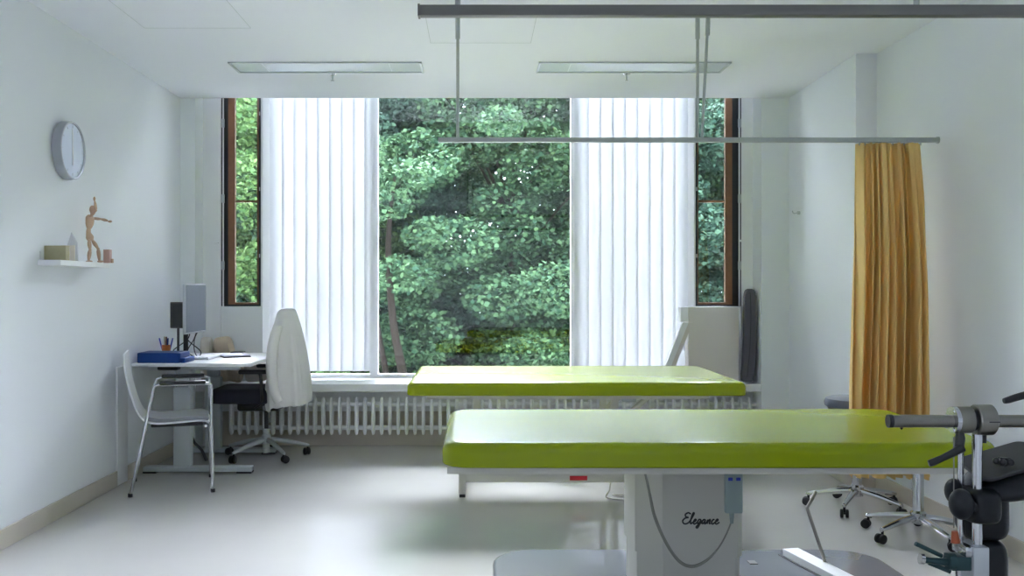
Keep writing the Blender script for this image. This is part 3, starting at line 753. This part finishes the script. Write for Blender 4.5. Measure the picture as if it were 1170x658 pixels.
# white coat over the backrest (a thing of its own)
def coat():
    yn, yf = 7.27-.285, 7.27+.285
    rows = [  # z, x left, x right (world) , half depth in y
        (353, 320, 327, .11), (354.5, 317, 330, .16), (360, 314, 332, .20), (375, 311, 336.5, .24), (390, 310.5, 340, .265), (405, 311.5, 343, .28), (420, 308.5, 345.5, .29),
        (435, 304, 347.5, .30), (450, 303, 349, .305), (462, 303.5, 348.5, .305), (471, 304.5, 347, .30)]
    s = 152.0; rnd = random.Random(9); N = 96; rings = []
    rows = catmull(rows, 4)
    for i, (py, pl, pr, hy_) in enumerate(rows):
        z = Z(py, s); xl, xr = X(pl, s), X(pr, s); cx, hx_ = (xl+xr)/2, (xr-xl)/2; ring = []; v = i/(len(rows)-1)
        for k in range(N):
            a = 2*PI*k/N; ca, sa = math.cos(a), math.sin(a)
            e = .62
            ux = math.copysign(abs(ca)**e, ca); uy = math.copysign(abs(sa)**e, sa)
            fold = 1+.045*v*(math.sin(7*a+1.3)+.6*math.sin(13*a+4*v)+.5*math.sin(19*a))
            zz = z
            if v > .9:
                zz += (v-.9)*10*(.14*(ux*.5+.5) + .012*math.sin(9*a))
            # slanted front: collar opening
            ring.append(Vector((cx+hx_*ux*fold, 7.27+hy_*uy*(1+.03*v*math.sin(11*a)), zz)))
        rings.append(ring)
    m = MB(); R = m.loft(rings, True, False)
    m.bm.faces.new(m.bm.verts[:][0:N]) if False else None
    m.bm.verts.ensure_lookup_table()
    m.bm.faces.new([m.bm.verts[k] for k in range(N)][::-1])
    t = thing('white_coat', 'white cotton coat draped over the office chair backrest', 'coat', (hbx+.15, 7.27, 0))
    o = m.build('coat_body', M['coat'], t); o.matrix_parent_inverse = Matrix.Translation((-(hbx+.15), -7.27, 0))
    so = o.modifiers.new('cloth', 'SOLIDIFY'); so.thickness = .004
    # hanging sleeve on the near side
    def P(px, py, dy=0): return (X(px, 154), 6.975+dy, Z(py, 154))
    sl_ = MB().tube([P(318, 372, .03), P(313, 395, .005), P(312, 420, -.012), P(315, 445, -.015), P(320, 458, -.01)], [.035, .042, .042, .038, .034], 14, smooth=5)
    sv = sl_.build('sleeve', M['coat'], t); sv.matrix_parent_inverse = Matrix.Translation((-(hbx+.15), -7.27, 0))
coat()

# ================================================================ things on the sill, right
bxx = thing('storage_box', 'tall beige box standing on the window sill under the right side window', 'box', (X(814, 140.5), 7.70, ZS))
bw = (843-786)/140.5/2
MB().box(-bw, bw, -.055, .075, 0, Z(351, 140.5)-ZS, .004).build('box_body', M['beige'], bxx)
MB().box(-bw-.002, bw+.002, -.057, .077, Z(351, 140.5)-ZS, Z(351, 140.5)-ZS+.006).build('box_lid', M['white'], bxx, smooth=False)
tag(MB().box(X(776, 140), X(785.5, 140), 7.66, 7.76, Z(367, 140), Z(351, 140), .002).build('wall_block', M['white']), 'small white block at the top left of the beige box', 'block')
# leaning board frame
def lean():
    s = 141.0; a = (X(780, s), Z(368, s)); b = (X(751, s), ZS+.0005)
    d = Vector((a[0]-b[0], a[1]-b[1])); n = Vector((d.y, -d.x)).normalized()*.072
    t = thing('leaning_board', 'white board with beige edge leaning against the beige box', 'board', (b[0], 7.62, ZS))
    P = [(0, 0), (n.x+ .035, 0), (a[0]-b[0]+n.x, a[1]-b[1]), (a[0]-b[0], a[1]-b[1])]
    q = [(0, 0), (.085, 0), (d.x+.075, d.y), (d.x-.01, d.y)]
    MB().prism([(p[0], p[1]) for p in q], 'y', 0, .012).build('board_edge', M['beige'], t, smooth=False)
    q2 = [(-.001, 0), (.045, 0), (d.x+.035, d.y), (d.x-.011, d.y)]
    MB().prism([(p[0], p[1]) for p in q2], 'y', -.02, 0).build('board_face', M['white'], t, smooth=False)
lean()
# grey folded case
gc = thing('folded_case', 'slim dark grey padded case standing upright between box and pier', 'case', (X(855, 141.5), 7.63, ZS))
def gp(px, py): return (X(px, 141.5)-X(855, 141.5), Z(py, 141.5)-ZS)
L_ = [(847, 435.5), (846.5, 428), (848, 415), (849.5, 390), (850, 360), (850, 338), (851.5, 332), (853.5, 330)]
R_ = [(859.5, 330), (861.5, 332), (862.5, 338), (863, 360), (862.5, 390), (861.5, 415), (860, 430), (859, 435.5)]
poly = [gp(*p) for p in L_+R_]
m = MB(); m.prism(poly, 'y', -.03, .03); bmesh.ops.bevel(m.bm, geom=m.bm.edges[:], offset=.006, segments=2, affect='EDGES'); m.build('case_body', M['greycase'], gc)
m = MB().tube([(gp(855.5, 334)[0], -.033, gp(855.5, 334)[1]), (gp(856.5, 360)[0], -.034, gp(856.5, 360)[1]), (gp(855, 400)[0], -.034, gp(855, 400)[1]), (gp(852, 430)[0], -.033, gp(852, 430)[1])], .003, 6, smooth=5)
m.build('zip', M['black'], gc)
# small window crank handles & hook
def knob(px, py, s, y, label, name='window_crank', cat='handle', rx=-1, grp='window cranks'):
    t = thing(name, label, cat, (X(px, s), y, Z(py, s)), 0, grp)
    MB().lathe((0, 0, 0), [(.009, 0), (.009, -.012), (.006, -.016)], 12, 'y').build('mount', M['whitem'], t)
    MB().tube([(0, -.014, 0), (.032*rx, -.018, .0)], .005, 8).build('lever', M['whitem'], t)
knob(249, 278, 139.2, Yd(139.2), 'small white lever on the pier left of the left side window')
knob(846, 275, 138.8, Yd(138.8), 'small white lever on the pier right of the right side window', rx=1)
hk = thing('wall_hook', 'small white coat hook on the right wall near the pier', 'hook', (2.466, F*2.466/(912-CX), Z(243, 149)))
MB().lathe((0.0, 0, 0), [(.014, -.006), (.014, .012)], 14, 'x').build('mount', M['silver'], hk)
MB().tube([(-.006, 0, 0), (-.035, 0, -.004), (-.045, 0, .016)], .004, 8, smooth=4).build('prong', M['silver'], hk)

# ================================================================ wall clock
ck = thing('wall_clock', 'round silver-rimmed wall clock high on the left wall', 'clock', (XL, 1080/199.5, Z(172, 199.5)))
R_c = .166
MB().lathe((0, 0, 0), [(R_c-.012, 0), (R_c, .006), (R_c, .056), (R_c-.004, .06), (R_c-.012, .058), (R_c-.014, .05)], 56, 'x').build('clock_rim', M['clockrim'], ck)
MB().lathe((0, 0, 0), [(R_c-.014, .050), (R_c-.014, .0515)], 56, 'x').build('clock_face', M['clock'], ck)
m = MB()
for k in range(12):
    a = 2*PI*k/12; r0, r1 = R_c-.036, R_c-.022
    c, s = math.sin(a), math.cos(a); m.tube([(.0525, c*r0, s*r0), (.0525, c*r1, s*r1)], .0015, 4)
m.build('hour_marks', M['clockrim'], ck)
MB().box(.0525, .054, -.004, .004, -.02, .125).build('minute_hand', M['white'], ck)
MB().box(.0535, .055, -.005, .005, -.085, .02).build('hour_hand', M['white'], ck)

# ================================================================ wall shelf with things
SY0, SY1 = Yd(212), Yd(187); SZ = 1.452; SX = -2.243
tag(MB().box(XL, SX, SY0, SY1, SZ-.030, SZ, .002).build('wall_shelf', M['white']), 'short white floating shelf on the left wall below the clock', 'shelf')
def shelf_box(px0, px1, py, s, dep, name, label, cat, m_, hgt=None, rz=0):
    x0, x1 = X(px0, s), X(px1, s); x0 = max(x0, XL+.001); y = Yd(s)
    return tag(MB().box(x0, x1, y, y+dep, SZ, Z(py, s), .0015).build(name, m_), label, cat)
shelf_box(40, 44, 287, 211, .012, 'booklet', 'thin white booklet standing at the near end of the wall shelf', 'booklet', M['card'])
shelf_box(48, 75, 280.5, 209, .05, 'card_box', 'olive cardboard box near the front end of the wall shelf', 'box', M['olive'])
o = MB().box(-.038, .038, -.004, .004, 0, .088).build('small_book', M['pale']); o.location = (-2.302, 5.32, SZ); o.rotation_euler = (0, 0, .1)
tag(o, 'pale small book behind the olive cardboard box', 'book')
m = MB().prism([(-2.355, SZ), (-2.262, SZ), (-2.268, SZ+.105), (-2.30, SZ+.165)], 'y', 5.36, 5.368)
tag(m.build('folded_card', M['card'], smooth=False), 'white slanted folded card standing behind the wooden manikin', 'card')
shelf_box(118, 125, 285, 189.5, .04, 'wooden_block', 'small pinkish brown wooden block at the manikin foot', 'block', mat('pink_wood', (.42, .27, .23), .6))
shelf_box(125.2, 128.5, 295.5, 188.8, .02, 'tiny_block', 'tiny brown cube at the far end of the wall shelf', 'block', M['wood'])
# manikin
ms_ = 193.0; my = Yd(ms_)
mk = thing('artist_manikin', 'wooden artist manikin with one arm raised, on the wall shelf', 'manikin', (X(104, ms_), my, SZ))
def mp(px, py, dy=0): return Vector((X(px, ms_)-X(104, ms_), dy, Z(py, ms_)-SZ))
MB().sphere(mp(105.6, 239.5), .022, .78, .8, 1.15).build('head', M['wood'], mk)
MB().tube([mp(104.6, 243), mp(104, 247)], .007, 8).build('neck', M['wood'], mk)
MB().tube([mp(104.2, 246), mp(103, 249), mp(102.3, 256), mp(101.6, 261)], [.012, .026, .023, .013], 14, smooth=4).build('chest', M['wood'], mk)
MB().tube([mp(101.4, 261), mp(101.2, 266), mp(102.6, 271), mp(103.6, 275)], [.012, .014, .023, .016], 14, smooth=4).build('pelvis', M['wood'], mk)
def limb(name, pts, rr):
    m = MB()
    for a, b in zip(pts, pts[1:]):
        mid = (a+b)/2; m.tube([a, a+(b-a)*.2, mid, b-(b-a)*.2, b], [rr*.6, rr, rr*1.05, rr*.8, rr*.5], 10)
        m.sphere(a, rr*.8, seg=12)
    return m.build(name, M['wood'], mk)
limb('raised_arm', [mp(105, 247.5, -.02), mp(112, 241, -.03), mp(110.6, 230, -.03)], .0085)
MB().sphere(mp(110.2, 227.6, -.03), .010, .7, .5, 1.3).build('hand', M['wood'], mk)
limb('stretched_arm', [mp(104.6, 249, .02), mp(114, 250, .03), mp(121, 251.8, .03)], .0085)
MB().sphere(mp(123.4, 252.6, .03), .010, 1.3, .5, .7).build('hand', M['wood'], mk)
limb('leg', [mp(103.2, 275, -.018), mp(104.4, 285.5, -.02), mp(102.6, 298, -.018)], .011)
limb('leg', [mp(104.6, 275, .018), mp(110.4, 284, .022), mp(112.2, 298, .018)], .011)
MB().sphere(mp(103.4, 298.6, -.018), .011, 1.8, .9, .6).build('foot', M['wood'], mk)
MB().sphere(mp(113.4, 298.6, .018), .011, 1.8, .9, .6).build('foot', M['wood'], mk)

# ================================================================ black padded standing device, right foreground
S = 430.0; dY = Yd(S)
dv = thing('standing_trainer', 'steel tube standing trainer with black knee pads, cut by the right edge', 'exercise device', (X(1116, S), dY, 0))
ox = X(1116, S)
def dp(px, py, dy=0, s=S): return Vector((X(px, s)-ox, dy, Z(py, s)))
zb = Z(481, S)
MB().tube([dp(1018, 481), dp(1215, 481)], 7.2/S, 24).build('handlebar', M['steel'], dv)
MB().tube([dp(1014.5, 481), dp(1019, 481)], 7.5/S, 24).build('end_cap', M['blackr'], dv)
MB().sphere(dp(1030, 489), .004).build('grub_screw', M['blackr'], dv)
def collar(a, b, r, name):
    return MB().tube([dp(a, 481-1.5), dp(a+1.2, 481-1.5), dp(b-1.2, 481-1.5), dp(b, 481-1.5)], [r*.93/S, r/S, r/S, r*.93/S], 32).build(name, M['steel'], dv)
c1 = collar(1092, 1109, 15.0, 'clamp_collar'); c2 = collar(1113, 1133, 17.5, 'clamp_collar')
MB().tube([dp(1087.5, 479.5), dp(1092, 479.5)], [15.0/S, 15.4/S], 32).build('collar_ring', M['chrome'], c1)
MB().tube([dp(1109, 479.5), dp(1113, 479.5)], 12/S, 24).build('collar_spacer', M['black'], c1)
MB().box(dp(1121, 0).x, dp(1133, 0).x, -17.6/S-.001, -17.0/S, Z(480.3, S), Z(479.2, S)).build('clamp_slot', M['black'], c2)
for q in (470, 490): MB().sphere(dp(1088, q, -.012), .006, .5, 1, 1).build('bolt_head', M['chrome'], c1)
# clamp lever
MB().tube([dp(1097, 493), dp(1097, 500), dp(1096, 514)], [4.2/S, 5.5/S, 5.2/S], 14).build('lever_hub', M['black'], c1)
MB().tube([dp(1098, 511, -.005), dp(1088, 516, -.01), dp(1074, 522, -.015), dp(1060, 527, -.02), dp(1057, 528, -.02)], [.0125, .010, .0085, .0095, .008], 12, smooth=4).build('lever_handle', M['black'], c1)
MB().tube([dp(1142, 457, -.02), dp(1147, 456, -.02), dp(1160, 452, -.02), dp(1185, 446, -.02)], [.007, .009, .010, .011], 12, smooth=4).build('upper_lever', M['black'], dv)
MB().tube([dp(1190, 447, -.02), dp(1190, 474, 0)], .012, 12).build('lever_post', M['black'], dv)
# uprights
MB().tube([dp(1116.5, 496, .0), (dp(1116.5, 0).x, 0, .03)], 5.6/S, 20).build('upright_tube', M['chrome'], dv)
MB().tube([dp(1107.5, 497, .045), (dp(1107.5, 0).x, .045, .03)], 3.6/S, 16).build('rear_tube', M['chrome'], dv)
MB().tube([dp(1125, 492, .0), dp(1125, 506, 0)], 2.2/S, 10).build('set_screw', M['black'], dv)
MB().tube([dp(1092, 500, .01), dp(1092, 560, .01), dp(1092, 604, .01)], .0016, 6).build('thin_wire', M['steel'], dv)
# base on floor
m = MB().box(-.30, .42, -.28, -.20, .0, .05, .01).box(-.30, .42, .16, .24, .0, .05, .01).box(-.05, .05, -.20, .16, .0, .05, .01); m.build('floor_base', M['steel'], dv)
# side round pad + knee pads
MB().sphere(dp(1094, 574, -.02), 1, 13.0/S, .035, 17.5/S).build('side_pad', M['blackv'], dv)
MB().sphere(dp(1101, 566, .05), 1, 10/S, .03, 15/S).build('rear_side_pad', M['blackv'], dv)
MB().tube([dp(1098, 577, -.01), dp(1120, 578, -.02)], .022, 14).build('pad_mount', M['black'], dv)

def knee(px0, px1, py0, py1, dy, name='knee_pad'):
    t = Matrix.Translation(dp(0, 0) * 0)
    x0_, x1_ = dp(px0, 0).x, dp(px1, 0).x; z0_, z1_ = Z(py1, S), Z(py0, S)
    m = MB(); cx, cz = (x0_+x1_)/2, (z0_+z1_)/2
    rr = bmesh.ops.create_uvsphere(m.bm, u_segments=40, v_segments=24, radius=1)
    for v in rr['verts']:
        x, y, z = v.co; k = .5
        v.co = Vector((cx+math.copysign(abs(x)**k, x)*(x1_-x0_)/2, dy+math.copysign(abs(y)**.7, y)*.06+.02*x*x, cz+math.copysign(abs(z)**k, z)*(z1_-z0_)/2))
    return m.build(name, M['blackv'], dv)
knee(1103, 1142, 557, 598, .015, 'pad_joint')
knee(1112, 1163, 560, 622, .06)
knee(1112, 1159, 620, 690, .05)
# tray plate top right with star knob and shell beneath
tm = Matrix.Rotation(-math.radians(18), 4, 'Y')
def tilt(c): return Matrix.Translation(c) @ Matrix.Rotation(-math.radians(16), 4, 'Y') @ Matrix.Rotation(math.radians(14), 4, 'X')
MB().slab(-.075, .12, -.07, .07, -.008, .006, rc=.03, rt=.004, rb=.004, mtx=tilt(dp(1150, 533, .05))).build('steel_plate', mat('dark_steel', (.05, .05, .055), .4, metal=.3), dv)
MB().sphere((0, 0, 0), 1, .14, .10, .040, mtx=tilt(dp(1172, 549, .05)), seg=32).build('padded_shell', M['blackv'], dv)
kn = MB(); kc = dp(1147, 527, .0)
kn.tube([kc+Vector((0, 0, -.012)), kc+Vector((0, 0, .010))], .010, 12)
for k in range(5):
    a = 2*PI*k/5+.3; kn.sphere(kc+Vector((.018*math.cos(a), .018*math.sin(a), .0)), .0095, seg=12)
kn.build('star_knob', M['black'], dv)
# lower adjustment unit
MB().box(dp(1106, 0).x, dp(1124, 0).x, -.03, .06, Z(665, S), Z(622, S), .004).build('clamp_block', M['silver'], dv)
MB().box(dp(1098, 0).x, dp(1108, 0).x, -.025, .05, Z(634, S), Z(622, S), .003).build('clamp_jaw', M['chrome'], dv)
MB().box(dp(1084, 0).x, dp(1106, 0).x, -.02, .03, Z(650, S), Z(634, S), .003).build('sliding_block', M['teal'], dv)
MB().tube([dp(1080, 640, -.01), dp(1088, 640, -.01)], 9.5/S, 20).build('lock_nut', M['teal'], dv)
MB().tube([dp(1052, 638, -.01), dp(1060, 639, -.01), dp(1080, 641, -.01)], [4/S, 3.4/S, 4.4/S], 14).build('adjusting_bolt', M['teal'], dv)
MB().tube([dp(1049, 637, -.01), dp(1053, 637.5, -.01)], 6.2/S, 16).build('bolt_cap', M['chrome'], dv)
MB().tube([dp(1046, 621, .0), dp(1076, 635, .0)], .006, 10).tube([dp(1063, 644, .01), dp(1086, 653, .0)], .006, 10).build('guide_arm', M['teal'], dv)
MB().tube([dp(1093, 608, .01), dp(1094, 621, .01)], [.008, .012], 12).build('orange_cap', mat('orange_red_plastic', (.35, .07, .02), .4), dv)

# ================================================================ outside: ground and trees
GZ = -3.6
struct(MB().box(-26, 26, 8.36, 8.6, 3.71, 24).box(-26, XL-.2, 8.36, 8.6, GZ, 3.71).box(XR+.3, 26, 8.36, 8.6, GZ, 3.71).box(XL-.2, XR+.3, 8.31, 8.6, GZ, -.12).box(XL-.2, XR+.3, 8.36, 8.6, 3.55, 3.71).build('wall_outside', M['outwall'], smooth=False))  # unseen upper facade, made this tall to shade the trees' near sides
struct(MB().box(-14, 14, 8.6, 13.0, GZ, -.35).build('outside_bounce_slab', mat('pale_bounce_surface', (.66, .64, .64), .9, var=.1, vscale=30), smooth=False))  # unseen pale slab, added to bounce daylight up onto the ceiling
g = MB().box(-45, 45, 8.6, 70, GZ-.2, GZ).build('outside_ground', M['grass'], smooth=False); struct(g)
rng = np.random.default_rng(11)
def leaves(name, clumps, n_per, leaf, mtl, parent):
    """clumps: list of (x,y,z,r). one mesh of many small folded leaves"""
    P = []
    for (x, y, z, r) in clumps:
        n = int(n_per*r*r)
        d = rng.normal(size=(n, 3)); d /= np.linalg.norm(d, axis=1)[:, None]
        rad = r*rng.uniform(.45, 1.0, size=(n, 1))**.5
        p = d*rad*np.array([1, 1, .62])+np.array([x, y, z])
        P.append(p)
    P = np.concatenate(P); n = len(P)
    u = rng.normal(size=(n, 3))*np.array([1, 1, .45]); u /= np.linalg.norm(u, axis=1)[:, None]
    w_ = rng.normal(size=(n, 3))*np.array([.5, .5, 1.0]); v = np.cross(u, w_); v /= np.linalg.norm(v, axis=1)[:, None]
    L = leaf*rng.uniform(.6, 1.3, size=(n, 1)); Wd = L*.42
    nn = np.cross(u, v)
    V = np.stack([P-u*L*.5, P+v*Wd+nn*L*.08-u*L*.08, P+u*L*.5-nn*L*.1, P-v*Wd+nn*L*.08-u*L*.08], axis=1).reshape(-1, 3)
    me = bpy.data.meshes.new(name); me.vertices.add(4*n); me.vertices.foreach_set('co', V.astype(np.float32).ravel())
    me.loops.add(4*n); me.loops.foreach_set('vertex_index', np.arange(4*n, dtype=np.int32))
    me.polygons.add(n); me.polygons.foreach_set('loop_start', np.arange(0, 4*n, 4, dtype=np.int32))
    try: me.polygons.foreach_set('loop_total', np.full(n, 4, dtype=np.int32))
    except Exception: pass
    me.update(calc_edges=True); me.materials.append(mtl)
    o = bpy.data.objects.new(name, me); C.objects.link(o); o.parent = parent
    return o
def tree(x, y, h, cr, lean_x, mi, label, nclump=34, leaf=.13, tr=.16, zlow=.25, name='tree', dens=520):
    rnd = random.Random(int(x*100+y*7))
    t = thing(name, label, 'tree', (x, y, GZ), 0, 'trees outside the windows')
    top = Vector((lean_x, 0, h*.8))
    MB().tube([(0, 0, -.1), (lean_x*.2, .05, h*.25), (lean_x*.6, -.05, h*.5), tuple(top)], [tr*.8, tr*.6, tr*.4, tr*.12], 10, smooth=5).build('trunk', M['bark'], t)
    cl = []; br_ = MB()
    for k in range(nclump):
        a = rnd.uniform(0, 2*PI); f = rnd.uniform(zlow, 1.0); wr = cr*math.sin(PI*min(1, max(.12, (f-zlow)/(1-zlow)*.85+.12)))**.6
        rr = wr*rnd.uniform(.35, 1.0); z = h*f
        c = Vector((lean_x*f+rr*math.cos(a), rr*math.sin(a), z)); cl.append((c.x, c.y, c.z, rnd.uniform(.5, 1.0)*cr*.34))
        if k % 5 == 0:
            b0 = Vector((lean_x*f*.7, 0, h*f*.72)); mid = (b0+c)/2+Vector((0, 0, .2))
            br_.tube([b0, mid, c], [tr*.24, tr*.14, tr*.05], 6, smooth=4)
    if y < 24 and h > 5:          # lower boughs on the side towards the building hide the stem
        for k in range(9):
            f = .36+.055*k; cl.append((lean_x*f+rnd.uniform(-.35, .35), -cr*rnd.uniform(.15, .4), h*f, cr*.24))
        for k in range(16):
            c = (rnd.uniform(-cr*.7, cr*.7)+lean_x*.5, -cr*rnd.uniform(.35, .8), h*rnd.uniform(.28, .85), rnd.uniform(.32, .6)*cr*.34)
            cl.append(c)
    br_.build('branches', M['bark'], t)
    leaves('foliage', cl, dens/ (leaf/.13)**2, leaf, LEAF[mi], t)
    return t
TREES = [
    (-3.9, 17.5, 9.5, 2.6, .6, 2, 'light green leafy tree outside the left side window', 40, .095),
    (-1.6, 18.0, 10.0, 2.6, -.7, 1, 'leaning dark-stemmed tree outside the left part of the big window', 42, .09),
    (.55, 16.8, 10.0, 2.5, .1, 0, 'full green tree straight outside the middle of the big window', 46, .09),
    (2.6, 18.5, 10.2, 2.6, .2, 0, 'leafy tree outside the right part of the big window', 40, .09),
    (4.6, 17.0, 9.6, 2.3, -.2, 1, 'blue-green tree outside the right side window', 36, .095),
    (7.6, 20.0, 10.5, 3.2, 0, 0, 'broad green tree far right behind the right side window', 36, .16),
    (-7.6, 20.0, 10.5, 3.2, 0, 2, 'broad light green tree far left behind the left side window', 36, .16),
    (-4.6, 25.0, 13.0, 4.2, 0, 0, 'tall background tree on the left behind the nearer trees', 46, .2),
    (.2, 26.0, 13.0, 4.4, 0, 1, 'tall background tree in the middle behind the nearer trees', 46, .2),
    (5.4, 26.0, 13.0, 4.2, 0, 1, 'tall background tree on the right behind the nearer trees', 46, .2),
    (10.5, 27.0, 12.5, 4.2, 0, 0, 'tall background tree at the far right outside', 40, .2),
    (-10.5, 27.0, 12.5, 4.2, 0, 0, 'tall background tree at the far left outside', 40, .2),
]
for (x, y, h, cr_, lx, mi, lab, nc, lf) in TREES:
    tree(x, y, h, cr_, lx, mi, lab, int(nc*(1.9 if y < 24 else 2.2)), lf, dens=1000 if y < 24 else 1300, zlow=.16 if y < 24 else .06)
SH = [(-2.7, 15.6, 'low shrub below the left edge of the big window'), (-.2, 14.6, 'low bright shrub below the middle of the big window'), (1.6, 15.4, 'low shrub below the right edge of the big window'),
      (4.2, 14.8, 'low shrub outside the right side window'), (-5.0, 15.0, 'low shrub outside the left side window')]
for k, (x, y, lab) in enumerate(SH):
    tree(x, y, 3.0, 1.5, 0, 2 if k in (1, 2) else 1, lab, 20, .10, .05, .12, 'shrub')

# slender forked tree close to the bounce slab, its stems show low in the big window
ty = 14.3
t = thing('tree', 'slender young tree with two leaning stems at the left edge of the big window', 'tree', (-1.05, ty, GZ), 0, 'trees outside the windows')
MB().tube([(.10, 0, -.1), (.05, .05, 1.8), (-.05, .0, 3.4), (-.22, 0, 4.4), (-.30, .1, 5.6), (-.2, .1, 6.6)], [.10, .09, .075, .06, .045, .02], 10, smooth=5).build('trunk', M['bark'], t)
MB().tube([(.0, .1, -.1), (-.1, .1, 2.0), (-.34, .12, 3.6), (-.46, .1, 4.3), (-.62, .1, 5.4)], [.07, .06, .05, .04, .02], 10, smooth=5).build('stem', M['bark'], t)
rr_ = random.Random(5)
leaves('foliage', [(-.25+rr_.uniform(-.8, .8), rr_.uniform(-.5, .5), rr_.uniform(5.1, 7.0), rr_.uniform(.3, .5)) for _ in range(14)], 1500, .085, LEAF[0], t)
